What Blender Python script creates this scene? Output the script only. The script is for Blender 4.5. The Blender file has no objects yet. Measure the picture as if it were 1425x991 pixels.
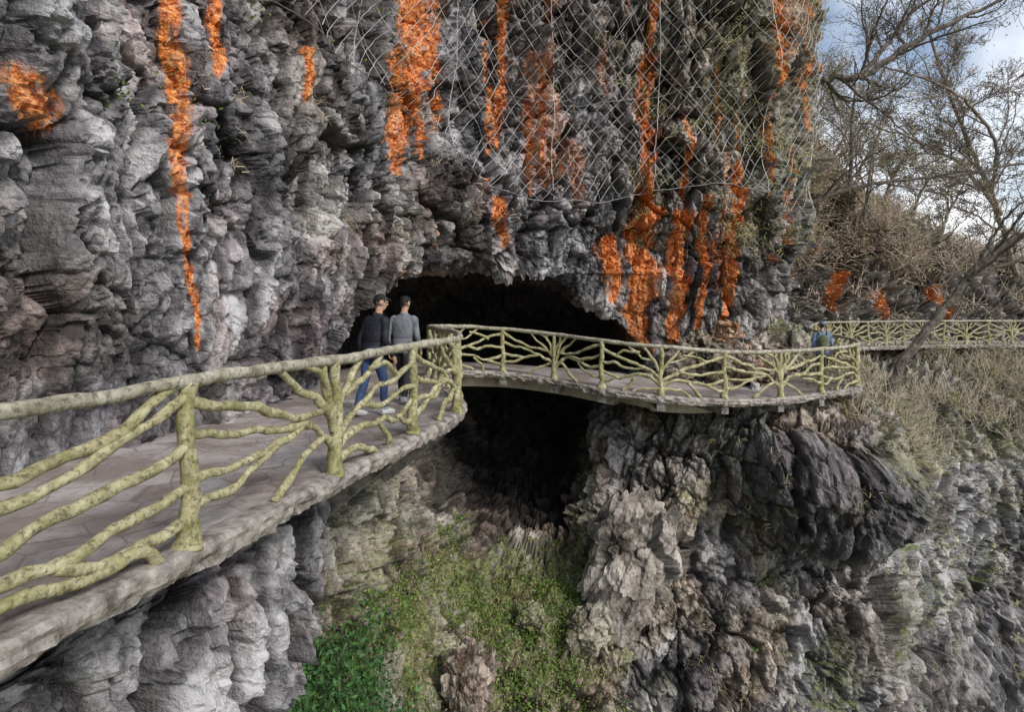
import bpy, math, numpy as np, time
from mathutils import Vector, Matrix, kdtree
T0=time.time()
rng=np.random.default_rng(7)
scene=bpy.context.scene
# ------------------------------------------------------------------ helpers
def h3(ix,iy,iz,seed):
    with np.errstate(over='ignore'):
        h=(ix.astype(np.int64)*374761393+iy.astype(np.int64)*668265263+iz.astype(np.int64)*1274126177+seed*974634777)&0xffffffff
        h=h.astype(np.uint32)
        h=(h^(h>>np.uint32(13)))*np.uint32(1274126177)
        h=(h^(h>>np.uint32(16)))*np.uint32(2246822519)
        h=h^(h>>np.uint32(15))
    return h.astype(np.float32)*np.float32(1/4294967295.0)
def vnoise(p,seed=0):
    f=np.floor(p); t=(p-f).astype(np.float32); t=t*t*(3-2*t); f=f.astype(np.int64)
    r=0
    for dx in (0,1):
        wx=t[:,0] if dx else 1-t[:,0]
        for dy in (0,1):
            wy=t[:,1] if dy else 1-t[:,1]
            for dz in (0,1):
                wz=t[:,2] if dz else 1-t[:,2]
                r=r+wx*wy*wz*h3(f[:,0]+dx,f[:,1]+dy,f[:,2]+dz,seed)
    return r*2-1
def fbm(p,seed=0,o=4,g=.5):
    r=0;a=1;s=0
    for i in range(o):
        r=r+a*vnoise(p*(2**i)+i*17.3,seed+i);s+=a;a*=g
    return r/s
def cells(p,seed,cheb=True):
    q=p-.5; f=np.floor(q).astype(np.int64)
    n=len(p); b1=np.full(n,9.,np.float32); b2=np.full(n,9.,np.float32)
    val=np.zeros(n,np.float32); tl=np.zeros(n,np.float32)
    for dx in (0,1):
        for dy in (0,1):
            for dz in (0,1):
                ix=f[:,0]+dx;iy=f[:,1]+dy;iz=f[:,2]+dz
                ex=p[:,0]-(ix+.5+.8*(h3(ix,iy,iz,seed)-.5));ey=p[:,1]-(iy+.5+.8*(h3(ix,iy,iz,seed+1)-.5));ez=p[:,2]-(iz+.5+.8*(h3(ix,iy,iz,seed+2)-.5))
                if cheb: d=(np.maximum(np.maximum(np.abs(ex),np.abs(ey)),np.abs(ez))*.7+.3*np.sqrt(ex*ex+ey*ey+ez*ez)).astype(np.float32)
                else: d=np.sqrt(ex*ex+ey*ey+ez*ez).astype(np.float32)
                v=h3(ix,iy,iz,seed+3)-.5
                t=(ex*(h3(ix,iy,iz,seed+4)-.5)+ey*(h3(ix,iy,iz,seed+5)-.5)+ez*(h3(ix,iy,iz,seed+6)-.5))*2
                m=d<b1
                b2=np.where(m,b1,np.minimum(b2,d)); b1=np.where(m,d,b1)
                val=np.where(m,v,val); tl=np.where(m,t,tl)
    return val,tl,b2-b1
def mkmesh(name,V,F,col=None,mat=None,smooth=False,col2=None):
    V=np.asarray(V,np.float32);F=np.asarray(F,np.int32)
    me=bpy.data.meshes.new(name); k=F.shape[1]
    me.vertices.add(len(V));me.vertices.foreach_set('co',V.ravel())
    me.loops.add(F.size);me.loops.foreach_set('vertex_index',F.ravel())
    me.polygons.add(len(F));me.polygons.foreach_set('loop_start',np.arange(0,F.size,k,dtype=np.int32))
    me.polygons.foreach_set('use_smooth',np.full(len(F),smooth))
    for nm,c in (('Col',col),('Col2',col2)):
        if c is not None:
            a=me.color_attributes.new(nm,'FLOAT_COLOR','POINT')
            a.data.foreach_set('color',np.asarray(c,np.float32).ravel())
    for m in (mat if isinstance(mat,list) else [mat]):
        if m: me.materials.append(m)
    me.update(calc_edges=True); me.validate()
    ob=bpy.data.objects.new(name,me);scene.collection.objects.link(ob)
    return ob
class Acc:
    def __init__(s): s.V=[];s.F=[];s.C=[];s.n=0
    def add(s,V,F,c=None):
        V=np.asarray(V,float);s.V.append(V);s.F.append(np.asarray(F)+s.n)
        if c is not None:
            c=np.asarray(c,float)
            s.C.append(np.tile(c,(len(V),1)) if c.ndim==1 else c)
        s.n+=len(V)
    def build(s,name,mat,smooth=False):
        return mkmesh(name,np.concatenate(s.V),np.concatenate(s.F),np.concatenate(s.C) if s.C else None,mat,smooth)
def cr(P,t):
    P=np.asarray(P,float);n=len(P);i=np.clip(np.floor(t).astype(int),0,n-2);f=(t-i)[:,None]
    g=lambda k:P[np.clip(k,0,n-1)]
    m1=(g(i+1)-g(i-1))*.42; m2=(g(i+2)-g(i))*.42
    return (2*f**3-3*f**2+1)*g(i)+(f**3-2*f**2+f)*m1+(-2*f**3+3*f**2)*g(i+1)+(f**3-f**2)*m2
def tube(P,R,n=8,caps=True,sub=1,rough=0.,seed=0):
    P=np.asarray(P,float);R=np.asarray(R,float)
    if sub>1:
        t=np.linspace(0,len(P)-1,(len(P)-1)*sub+1);R=np.interp(t,np.arange(len(P)),R);P=cr(P,t)
    T=np.gradient(P,axis=0);T/=np.linalg.norm(T,axis=1)[:,None]+1e-9
    ref=np.array([0,0,1.]) if abs(T[:,2]).mean()<.75 else np.array([0.3,1.,0])
    U=np.cross(T,ref);U/=np.linalg.norm(U,axis=1)[:,None]+1e-9;W=np.cross(U,T)
    a=np.linspace(0,2*np.pi,n,endpoint=False)
    V=P[:,None]+(U[:,None]*np.cos(a)[None,:,None]+W[:,None]*np.sin(a)[None,:,None])*R[:,None,None]
    V=V.reshape(-1,3)
    if rough:
        c=np.repeat(P,n,0);V=c+(V-c)*(1+rough*(vnoise(V*9+seed,3)+.6*vnoise(V*23+seed,4)))[:,None]
    m=len(P)
    i=np.arange(m-1)[:,None]*n;j=np.arange(n)[None];j2=(j+1)%n
    F=np.stack([i+j,i+j2,i+n+j2,i+n+j],-1).reshape(-1,4)
    if caps:
        V=np.vstack([V,P[0],P[-1]]);c0=m*n;c1=c0+1
        q0=[[c0,(a_+2)%n,(a_+1)%n,a_] for a_ in range(0,n,2)]
        q1=[[c1,(m-1)*n+a_,(m-1)*n+(a_+1)%n,(m-1)*n+(a_+2)%n] for a_ in range(0,n,2)]
        F=np.vstack([F,q0,q1])
    return V,F
def sticks(P0,P1,r0,r1):
    P0=np.asarray(P0,float);P1=np.asarray(P1,float);n=len(P0)
    T=P1-P0;T/=np.linalg.norm(T,axis=1)[:,None]+1e-9
    ref=np.where(np.abs(T[:,2:3])<.8,np.array([[0,0,1.]]),np.array([[1.,0,0]]))
    U=np.cross(T,ref);U/=np.linalg.norm(U,axis=1)[:,None]+1e-9;W=np.cross(U,T)
    V=np.zeros((n,6,3))
    for k in range(3):
        a=k*math.pi*2/3;d=U*math.cos(a)+W*math.sin(a)
        V[:,k]=P0+d*np.asarray(r0)[:,None];V[:,3+k]=P1+d*np.asarray(r1)[:,None]
    b=np.arange(n)[:,None,None]*6
    F=np.array([[0,1,4,3],[1,2,5,4],[2,0,3,5]])[None]+b
    return V.reshape(-1,3),F.reshape(-1,4)
def unit(v): return v/(np.linalg.norm(v,axis=-1,keepdims=True)+1e-9)
def leaves(C,n_per,spread,size,colA,colB,up=.2,asp=.45,bias=None,flat=1.):
    N=len(C)*n_per
    tone=np.repeat(rng.random(len(C)),n_per)
    s=rng.normal(size=(N,3))*spread;s[:,2]*=flat
    p=np.repeat(C,n_per,0)+s
    if bias is not None:p=p+np.repeat(bias,n_per,0)*np.abs(rng.normal(size=(N,1)))*spread
    a=rng.normal(size=(N,3));a[:,2]+=up;a=unit(a);b=unit(np.cross(a,rng.normal(size=(N,3))))
    l=(size*(.5+rng.random(N)))[:,None];w=l*asp*.5
    V=np.stack([p,p+a*l*.5+b*w,p+a*l,p+a*l*.5-b*w],1).reshape(-1,3)
    F=np.arange(N*4).reshape(-1,4)
    t=np.clip(.6*tone+.4*rng.random(N)+rng.normal(size=N)*.1,0,1)[:,None]
    c=np.array(colA)*(1-t)+np.array(colB)*t; c=c*(.7+.6*rng.random((N,1)))
    c=np.hstack([c,np.ones((N,1))])
    return V,F,np.repeat(c,4,0)
def blades(C,nrm,n_per,spread,length,width,colA,colB,droop=.5,up=.8):
    N=len(C)*n_per
    tone=np.repeat(rng.random(len(C)),n_per)
    p=np.repeat(C,n_per,0)+rng.normal(size=(N,3))*spread
    a=rng.normal(size=(N,3))*.6+np.repeat(nrm,n_per,0)*.7;a[:,2]+=up;a=unit(a)
    b=unit(np.cross(a,rng.normal(size=(N,3))))
    l=(length*(.4+rng.random(N)*.9))[:,None];w=width*(.6+.8*rng.random((N,1)))*.5
    m=p+a*l*.5; h=unit(a*np.array([1,1,.3])+np.array([0,0,-droop]));tip=m+h*l*.55
    V=np.stack([p-b*w,p+b*w,m+b*w*.8,m-b*w*.8,tip+b*w*.15,tip-b*w*.15],1).reshape(-1,3)
    F=(np.array([[0,1,2,3],[3,2,4,5]])[None]+np.arange(N)[:,None,None]*6).reshape(-1,4)
    t=np.clip(.6*tone+.4*rng.random(N),0,1)[:,None]
    c=np.array(colA)*(1-t)+np.array(colB)*t; c=c*(.7+.6*rng.random((N,1)))
    return V,F,np.repeat(np.hstack([c,np.ones((N,1))]),6,0)
# ------------------------------------------------------------------ materials
class NT:
    def __init__(s,name):
        s.m=bpy.data.materials.new(name);s.m.use_nodes=True;s.t=s.m.node_tree;s.b=s.t.nodes['Principled BSDF'];s.b.inputs['Roughness'].default_value=.85
        s.b.inputs['Specular IOR Level'].default_value=.25
    def n(s,ty,**k):
        x=s.t.nodes.new(ty)
        for a,b in k.items():setattr(x,a,b)
        return x
    def l(s,a,b): s.t.links.new(a,b)
    def coords(s,scale=(1,1,1)):
        tc=s.n('ShaderNodeTexCoord');mp=s.n('ShaderNodeMapping');mp.inputs['Scale'].default_value=scale;s.l(tc.outputs['Object'],mp.inputs[0]);return mp.outputs[0]
    def noise(s,scale,detail=6,rough=.6,sc=(1,1,1),dist=0):
        x=s.n('ShaderNodeTexNoise');x.inputs['Scale'].default_value=scale;x.inputs['Detail'].default_value=detail;x.inputs['Roughness'].default_value=rough;x.inputs['Distortion'].default_value=dist
        s.l(s.coords(sc),x.inputs['Vector']);return x.outputs['Fac']
    def voro(s,scale,feat='F1',sc=(1,1,1)):
        x=s.n('ShaderNodeTexVoronoi',feature=feat);x.inputs['Scale'].default_value=scale;s.l(s.coords(sc),x.inputs['Vector']);return x
    def ramp(s,fac,stops):
        r=s.n('ShaderNodeValToRGB');e=r.color_ramp.elements
        while len(e)<len(stops):e.new(.5)
        for k,(p,c) in enumerate(stops):
            e[k].position=p;e[k].color=(c if len(c)==4 else (*c,1)) if hasattr(c,'__len__') else (c,c,c,1)
        s.l(fac,r.inputs[0]);return r.outputs[0]
    def mix(s,f,a,b,mode='MIX'):
        x=s.n('ShaderNodeMix',data_type='RGBA',blend_type=mode)
        for v,i in ((f,0),(a,6),(b,7)):
            if isinstance(v,(int,float)):x.inputs[i].default_value=v
            elif isinstance(v,tuple):x.inputs[i].default_value=(*v,1)
            else:s.l(v,x.inputs[i])
        return x.outputs[2]
    def math(s,op,a,b=None,clamp=False):
        x=s.n('ShaderNodeMath',operation=op,use_clamp=clamp)
        for i,v in enumerate((a,b)):
            if v is None:continue
            if isinstance(v,(int,float)):x.inputs[i].default_value=v
            else:s.l(v,x.inputs[i])
        return x.outputs[0]
    def bump(s,h,strength,dist,prev=None):
        b=s.n('ShaderNodeBump');b.inputs['Strength'].default_value=strength;b.inputs['Distance'].default_value=dist;s.l(h,b.inputs['Height'])
        if prev:s.l(prev,b.inputs['Normal'])
        return b.outputs[0]
    def attr(s,nm='Col'):
        a=s.n('ShaderNodeVertexColor',layer_name=nm);sp=s.n('ShaderNodeSeparateColor');s.l(a.outputs[0],sp.inputs[0]);return a,sp
def mat_rock():
    t=NT('cliff_rock')
    a,sp=t.attr();R,G,B=sp.outputs;A=a.outputs[1]
    a2,sp2=t.attr('Col2');L,S,Pp=sp2.outputs;cave_shade=a2.outputs[1]
    n2=t.noise(3.0,6,.70,dist=.3);n4=t.noise(13,3,.7)
    f=t.math('ADD',t.math('MULTIPLY',L,.36),t.math('ADD',t.math('MULTIPLY',n2,.40),t.math('MULTIPLY',n4,.24)))
    grey=t.ramp(f,[(.35,(.05,.047,.052)),(.435,(.16,.153,.166)),(.505,(.31,.30,.318)),(.61,(.62,.605,.62))])
    brown=t.ramp(f,[(.35,(.065,.052,.038)),(.435,(.21,.17,.127)),(.51,(.39,.335,.265)),(.62,(.66,.60,.51))])
    c=t.mix(B,grey,brown)
    c=t.mix(Pp,c,t.mix(1.,c,(1.12,.80,.74),'MULTIPLY'))
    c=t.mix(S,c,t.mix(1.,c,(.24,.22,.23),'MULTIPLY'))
    c=t.mix(t.math('MULTIPLY',A,.85),c,(.018,.016,.015))  # crevice shade painted into the albedo along cracks
    on=t.ramp(t.noise(2.6,5,.75,(3.8,3.8,.40)),[(.38,0.),(.52,1.)])
    om=t.ramp(t.math('MULTIPLY',R,t.math('ADD',t.math('MULTIPLY',on,1.),.13)),[(.14,0.),(.50,1.)])
    oc=t.ramp(n4,[(.36,(.34,.07,.014)),(.50,(.86,.24,.035)),(.62,(.97,.48,.18))])
    c=t.mix(t.math('MULTIPLY',om,.9),c,oc)
    ge=t.n('ShaderNodeNewGeometry');sn=t.n('ShaderNodeSeparateXYZ');t.l(ge.outputs['Normal'],sn.inputs[0])
    up=t.ramp(sn.outputs[2],[(.1,.35),(.6,1.)])
    gm=t.ramp(t.math('MULTIPLY',t.math('MULTIPLY',G,up),t.math('ADD',t.math('MULTIPLY',n2,1.6),-.1)),[(.16,0.),(.45,1.)])
    gc=t.ramp(n4,[(.36,(.045,.06,.016)),(.5,(.14,.18,.04)),(.66,(.31,.34,.11))])
    c=t.mix(t.math('MULTIPLY',gm,.9),c,gc)
    c=t.mix(cave_shade,c,(.012,.011,.011))  # cave darkness painted into the rock colour
    t.l(c,t.b.inputs['Base Color'])
    t.b.inputs['Roughness'].default_value=.62;t.b.inputs['Specular IOR Level'].default_value=.4
    t.l(t.bump(t.noise(6,5,.74),1.,.085),t.b.inputs['Normal']);return t.m
def mat_leaf(name):
    t=NT(name);a,_=t.attr();t.l(a.outputs[0],t.b.inputs['Base Color']);t.b.inputs['Roughness'].default_value=.6
    return t.m
def mat_simple(name,c1,c2,scale=5,rough=.85,bump=.3,bd=.01,sc=(1,1,1),det=4):
    t=NT(name);n=t.noise(scale,det,.65,sc);t.l(t.ramp(n,[(.35,c1),(.65,c2)]),t.b.inputs['Base Color']);t.b.inputs['Roughness'].default_value=rough
    if bump:t.l(t.bump(t.noise(scale*3,det,.6),bump,bd),t.b.inputs['Normal'])
    return t.m
def mat_rail():
    t=NT('painted_concrete_branch')
    a,sp=t.attr()
    nn=t.noise(7,6,.7)
    base=t.ramp(nn,[(.32,(.23,.20,.10)),(.48,(.46,.42,.225)),(.66,(.69,.65,.42))])
    grey=t.ramp(nn,[(.32,(.20,.18,.155)),(.5,(.42,.39,.34)),(.68,(.60,.57,.51))])
    c=t.mix(sp.outputs[0],base,grey)
    moss=t.ramp(t.noise(4.5,6,.75),[(.45,0.),(.61,.8)])
    c=t.mix(t.math('MULTIPLY',moss,sp.outputs[1]),c,(.20,.21,.055))
    n3=t.noise(24,4,.75)
    dirt=t.ramp(n3,[(.36,.85),(.50,0.)]);c=t.mix(dirt,c,(.11,.09,.06))
    t.l(c,t.b.inputs['Base Color']);t.l(t.bump(t.noise(30,5,.8),1.,.016),t.b.inputs['Normal']);return t.m
def mat_deck():
    t=NT('flagstone_deck')
    v=t.voro(2.1,'F1',(1,1,.1));e=t.voro(2.1,'DISTANCE_TO_EDGE',(1,1,.1))
    sp=t.n('ShaderNodeSeparateColor');t.l(v.outputs['Color'],sp.inputs[0])
    st=t.ramp(sp.outputs[0],[(0.,(.30,.255,.24)),(.4,(.38,.335,.315)),(.7,(.45,.415,.40)),(1.,(.35,.31,.305))])
    c=t.mix(t.ramp(t.noise(3,6,.7),[(.35,.0),(.65,.6)]),st,(.52,.49,.47))
    c=t.mix(t.ramp(t.noise(.9,5,.6),[(.42,.65),(.56,0.)]),c,(.18,.135,.11))
    c=t.mix(t.ramp(t.noise(11,4,.7),[(.33,.6),(.45,0.)]),c,(.13,.10,.085))
    ed=t.ramp(e.outputs['Distance'],[(0,.75),(.03,0.)]);c=t.mix(ed,c,(.16,.13,.115))
    t.l(c,t.b.inputs['Base Color']);t.b.inputs['Roughness'].default_value=.65
    t.l(t.bump(t.noise(18,5,.7),.6,.015),t.b.inputs['Normal']);return t.m
M_rock=mat_rock();M_rail=mat_rail();M_deck=mat_deck()
M_conc=mat_simple('weathered_concrete',(.10,.09,.08),(.38,.35,.32),4,.9,.7,.02)
M_kerb=mat_simple('deck_kerb_concrete',(.13,.11,.095),(.46,.42,.385),6,.9,1.,.03,det=6)
M_beam=mat_simple('bridge_beam_concrete',(.30,.25,.19),(.55,.49,.39),2,.9,.4,.02)
M_leaf=mat_leaf('foliage_leaves');M_grass=mat_leaf('dry_grass_blades')
M_bark=mat_simple('tree_bark',(.06,.048,.04),(.22,.19,.16),9,.9,0)
M_bark2=mat_simple('pale_twig_bark',(.13,.10,.08),(.36,.31,.26),5,.9,0)
M_wire=mat_simple('galvanised_wire',(.32,.31,.30),(.55,.54,.53),6,.5,0)
# ------------------------------------------------------------------ cliff loft
fz=np.array([1]*15+[.95,.85,.78,.52,.24,.2])
def row(xy,z):
    xy=np.array(xy,float);z=np.full(21,z,float) if np.isscalar(z) else np.array(z,float)
    return np.hstack([xy,z[:,None]])
rA=[(-7,-5),(-6,1),(-5.5,4.5),(-5.1,7),(-4.6,9.2),(-3.9,11.2),(-2.9,13.2),(-1.8,15),(-.6,16.3),(1,17.1),(2.4,17.6),(3.8,17.8),(5.6,17.8),(7.8,18),(9.5,19.5),(10.2,23),(11,28),(13,33),(20,36),(30,37),(45,34)]
rB=[(-7,-5),(-5.8,1),(-5.3,4.5),(-5.0,7),(-4.5,9.1),(-3.8,11.1),(-2.8,13.1),(-1.8,14.8),(-.6,16.1),(1,16.9),(2.4,17.4),(3.8,17.6),(5.6,17.6),(7.7,17.9),(9.5,19.5),(10.1,23),(11,28),(13.5,32.5),(20,35),(30,36),(45,33)]
rC=[(-7,-5),(-5.6,1),(-5.1,4.5),(-4.8,7),(-4.3,9.0),(-3.6,10.9),(-2.7,12.9),(-1.7,14.6),(-.5,15.9),(1,16.7),(2.3,17.2),(3.6,17.5),(5.4,17.5),(7.5,17.9),(9.2,19.5),(9.8,23),(10.6,28),(14,32.2),(20,34.5),(30,35),(45,32)]
rD=[(-7,-5),(-5.5,1),(-5.0,4.5),(-4.7,7),(-4.2,8.9),(-3.4,10.9),(-2.6,12.6),(-1.6,14.2),(-.5,15.4),(1,16.2),(2.2,16.9),(3.5,17.4),(5.3,17.5),(7.4,17.9),(9.1,19.6),(9.7,23),(10.2,28),(14,32),(20,34),(30,34.5),(45,31)]
rE=[(-7,-5),(-5.4,1),(-4.9,4.5),(-4.6,7),(-4.15,9),(-3.45,11.3),(-2.6,12.9),(-1.6,14.6),(-.5,15.8),(1,16.6),(2.3,17.2),(3.6,17.6),(5.2,17.7),(7.3,18.1),(9,19.9),(9.6,23),(10.2,28.2),(14,31.8),(20,33.7),(30,34),(45,30.8)]
zE=[1.8,1.8,1.8,1.8,1.5,.9,2.1,2.6,2.7,2.45,1.8,.8,1.2,1.4,1.4,1.2,1.2,1.,.9,.4,.4]
rF=[(-7,-5),(-5.35,1),(-4.85,4.5),(-4.55,7),(-4.15,9.1),(-3.8,11.9),(-4.0,14.5),(-3.7,17.5),(-1.6,19.6),(1.0,20),(2.9,19.2),(3.8,18.3),(5.2,18),(7.2,18.3),(9,20.2),(9.6,23.2),(10.3,28.3),(14,31.6),(20,33.4),(30,33.8),(45,30.6)]
zF=[1,1,1,1,.8,.5,1.8,2.25,2.3,2.0,1.3,.4,.5,.5,.5,.6,.6,.3,.3,.15,.15]
rG=[(-7,-5),(-5.3,1),(-4.8,4.5),(-4.5,7),(-4.1,9.2),(-4.0,12.2),(-4.6,15.5),(-4.6,20),(-1.6,25.5),(1.9,25),(3.8,20.8),(4.0,18.7),(5.2,18.2),(7.2,18.5),(9,20.4),(9.6,23.4),(10.3,28.3),(14,31.4),(20,33),(30,33.5),(45,30)]
zG=[-.1]*11+[-.3,-.5,-.6,-.6,-.4]+[-.25]*5
rH=[(-5.5,-5),(-4,1),(-3,4.1),(-2.5,6.3),(-2.5,7.7),(-3.4,10),(-3.5,14),(-3.4,19.5),(-1,25),(1.8,24.8),(3,20),(3.4,17.6),(5,17),(7,17),(9.2,18),(10.5,19.8),(12.5,24),(16,28.3),(21,30.3),(30,30.3),(45,28)]
zH=[-.5]*11+[-1.,-1.05,-1.1,-1.1,-1.0]+[-1.2]*5
rI=[(-5.5,-5),(-3.9,1),(-3,4),(-2.5,6.2),(-2.6,7.5),(-3.5,9.8),(-2.8,12.8),(-2.3,17),(-1,24.5),(1.5,24.5),(2.2,19.5),(2.6,17),(4.2,16.4),(6,16.1),(8.6,15.9),(10.1,16.6),(12.5,21),(16.5,25.5),(22,27.5),(31,27.5),(45,26)]
zI=[-2]*14+[-1.9,-1.9]+[-2.2]*5
rJ=[(-5.5,-5),(-3.9,1),(-3.3,3.8),(-3.0,5.9),(-3.1,7.0),(-3.6,9.6),(-2.5,12.6),(-1.7,16.8),(-.6,22.5),(1.5,22.5),(2.0,18.6),(2.5,16.6),(4,15.8),(5.8,15.9),(8.4,16.0),(9.9,16.8),(13,20.3),(16.8,24),(22.5,26),(31,26),(45,25)]
zJ=[-3.4]*13+[-3.4,-3.5,-3.6]+[-3.6]*5
rK=[(-5.5,-5),(-3.9,1),(-3.5,3.7),(-3.3,5.7),(-3.45,6.8),(-3.5,9.2),(-2.3,12.3),(-1.3,15.9),(.1,18.6),(1.3,18.8),(1.9,17.5),(2.4,16.2),(3.9,15.4),(5.8,16.3),(8.1,17.4),(9.8,17.6),(13,20.2),(17,23.3),(22.8,25),(31,25),(45,24.5)]
zK=[-4.4]*14+[-4.5,-4.6]+[-5.]*5
rL=[(-5.5,-5),(-3.9,1),(-3.6,3.6),(-3.5,5.6),(-3.6,6.7),(-3.3,9.1),(-2.3,11.6),(-1.2,13.9),(.2,15.4),(1.4,15.8),(2.2,15.6),(2.8,15.4),(4,15),(5.9,15.7),(7.9,16.9),(9.7,17.4),(13,20.3),(17.1,23.2),(23,24.8),(31,24.8),(45,24.3)]
rM=[(-5.5,-5),(-3.9,1),(-3.6,3.6),(-3.5,5.6),(-3.6,6.7),(-3.1,8.9),(-2.2,10.6),(-1.1,11.8),(.3,12.9),(1.7,13.8),(2.6,14.3),(3.2,14.6),(4.4,14.6),(5.9,14.9),(7.8,15.8),(9.8,16.7),(13.1,20.2),(17.2,23),(23,24.6),(31,24.6),(45,24)]
rN=[(-5.5,-5),(-3.9,1),(-3.6,3.6),(-3.5,5.6),(-3.6,6.7),(-3.0,8.7),(-2.1,9.8),(-1,10.6),(.3,11.6),(1.7,12.5),(2.8,13.4),(3.6,14),(4.8,14.3),(6,14.6),(7.9,15.3),(10,16.4),(13.3,20),(17.3,22.8),(23,24.4),(31,24.4),(45,23.5)]
A_=row(rA,16*fz);T_=A_.copy();T_[:,0]-=3;T_[:,1]+=7;T_[:,2]+=1.5
O_=row(rN,-22.);O_[:,1]-=1.5
CT=np.stack([T_,A_,row(rB,10*fz),row(rC,6*fz),row(rD,3.8*fz),row(rE,zE),row(rF,zF),row(rG,zG),row(rH,zH),row(rI,zI),row(rJ,zJ),row(rK,zK),row(rL,-5.6),row(rM,-7.),row(rN,-10.),O_])
vs=[8,56,95,88,68,40,30,32,50,60,60,45,45,60,50]
us=[6,50,85,88,92,70,60,50,40,45,50,66,72,72,55,20,50,70,70,12]
def par(c): return np.concatenate([np.arange(k)/k+i for i,k in enumerate(c)]+[[len(c)]])
tu=par(us);tv=par(vs);nu=len(tu);nv=len(tv)
G1=cr(CT.transpose(1,0,2).reshape(21,-1),tu).reshape(nu,16,3).transpose(1,0,2)
Pb=cr(G1.reshape(16,-1),tv).reshape(nv,nu,3)
du=np.gradient(Pb,axis=1);dv=np.gradient(Pb,axis=0)
N=unit(np.cross(dv,du))
def blur(a,k,ax):
    pad=[(0,0)]*a.ndim;pad[ax]=(k+1,k);c=np.cumsum(np.pad(a,pad,mode='edge'),axis=ax)
    sl=lambda s,e:tuple(slice(s,e) if i==ax else slice(None) for i in range(a.ndim))
    n=a.shape[ax];return (c[sl(2*k+1,2*k+1+n)]-c[sl(0,n)])/(2*k+1)
for _ in range(2): N=blur(blur(N,6,0),6,1)
N=unit(N)
p=Pb.reshape(-1,3).astype(np.float64)
X,Y,Z=p.T
w=np.stack([fbm(p*.9,11,3),fbm(p*.9+50,12,3),fbm(p*.9+90,13,3)],1)
ca,sa=math.cos(.5),math.sin(.5);ct_,st_=math.cos(.16),math.sin(.16)
Rm=np.array([[ca,sa,0],[-sa,ca,0],[0,0,1]])@np.array([[ct_,0,st_],[0,1,0],[-st_,0,ct_]])
pr_=p@Rm
lay=np.exp(-((Z-3.4)/1.5)**2)*(Y>10)*(X<5)
left=1/(1+np.exp((X+1.5)*1.5))
v1,t1,e1=cells(pr_*np.array([.85,.85,.36])+w*.22,21)
v2,t2,e2=cells(pr_*np.array([1.9,1.9,1.05])+w*.22+5,31)
v3,t3,e3=cells((pr_*np.array([4.4,4.4,3.0]))+w*.3+9,41)
v4,t4,e4=cells((pr_*np.array([9.5,9.5,7.]))+w*.3+19,47)
big=fbm(p*.22+3,51,3)
pw=p+w*.3
n_f=fbm(pw*np.array([2.0,2.0,.28]),61,4)
fl=1-np.abs(n_f)*2.4
zz_=p[:,2]*2.1+w[:,0]*1.0+.3*p[:,0]*.3
sw=zz_-np.floor(zz_);z0i=(p[:,0]*0).astype(int);bed=(h3(np.floor(zz_).astype(int),z0i,z0i,77)-.5)+.35*(sw-.5)
rid=1-np.abs(fbm(pw*3.2,83,3))*2.5
low=(Z<-1)&(X>2)
Dm=.50*v1+.42*t1+.32*v2+.38*t2+.15*v3+.19*t3+.06*v4+.08*t4+.06*rid
Dm+=(.18+.26*left)*(fl-.3)*np.clip((Z+.5)/2,0,1)+(.08+.22*lay)*bed
Dm-=.26*np.exp(-e1/.045)+.15*np.exp(-e2/.055)+.06*np.exp(-e3/.07)
Dm*=1-.34*left; Dm=np.where(low,Dm*.72,Dm)
D=.6*big+Dm+np.where(low,.22*(1-np.abs(fbm(pw*np.array([1.0,1.0,.35]),91,3))*2),0)
zc_=-3.0-.17*(X-7.8)
reg=((Y<22)&(X>4.5)&(X<11.5))
ov=np.exp(-np.abs((X-7.9)/2.1)**4-np.abs((Z-zc_)/.98)**6)*reg
D+=1.45*ov-.75*np.exp(-np.abs((X-8.1)/1.7)**4-((Z-zc_+1.65)/.55)**2)*reg
walk=np.exp(-((Z-.7)/1.3)**2)*np.where(X<12,1,.6)
D=D*(1-.55*walk)-.12*walk
slope=np.exp(-((Z+5.6)/1.3)**2)*((X>-3.2)&(X<3.3)&(Y<19))
D=D*(1-.45*slope)
arch=np.exp(-((Z-2.4)/.8)**2)*((Y>11.5)&(X<4.2));D=D*(1-.45*arch)
inside=((Y>13.5)&(Z<2.6)&(Z>-4)&(X<4)&(Y>15.5+.25*X));D=np.where(inside,D*.7-.1,D)
far=np.clip((Y-24)/8,0,1);D=D*(1+.9*far)
Pd=(p+N.reshape(-1,3)*D[:,None])
x,y,z=Pd.T
Dg=D.reshape(nv,nu)
def streak(a,zc,c0,c1,z0,z1,w):
    t=np.clip((zc-z0)/(z1-z0),-.2,1.2);c=c0+(c1-c0)*t
    wob=.3*w*np.sin(zc*3+c0*7)+.2*w*np.sin(zc*8+c0*3)
    tp=w*(.6+.4*np.clip((zc-z0)/(.5*(z1-z0)),0,1))
    return np.exp(-np.abs((a-c-wob)/tp)**2.5)*np.clip((zc-z0)/.25+.5,0,1)*np.clip((z1-zc)/.25+.5,0,1)
R=np.zeros(len(p))
isL=(Y<12.6)&(X<-2.6)
q_=x*.867+y*.498
for c0,c1,z0,z1,w_ in [(.46,.22,1.1,3.3,.055),(.22,-.05,3.2,9,.13),(.70,.72,5.,9,.12),(2.2,2.2,5.3,6.2,.09),(-1.1,-1.1,3.5,3.95,.18),(.3,.25,4.2,5.2,.06)]:
    R=np.maximum(R,np.where(isL&(z>.5),streak(q_,z,c0,c1,z0,z1,w_),0))
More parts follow.
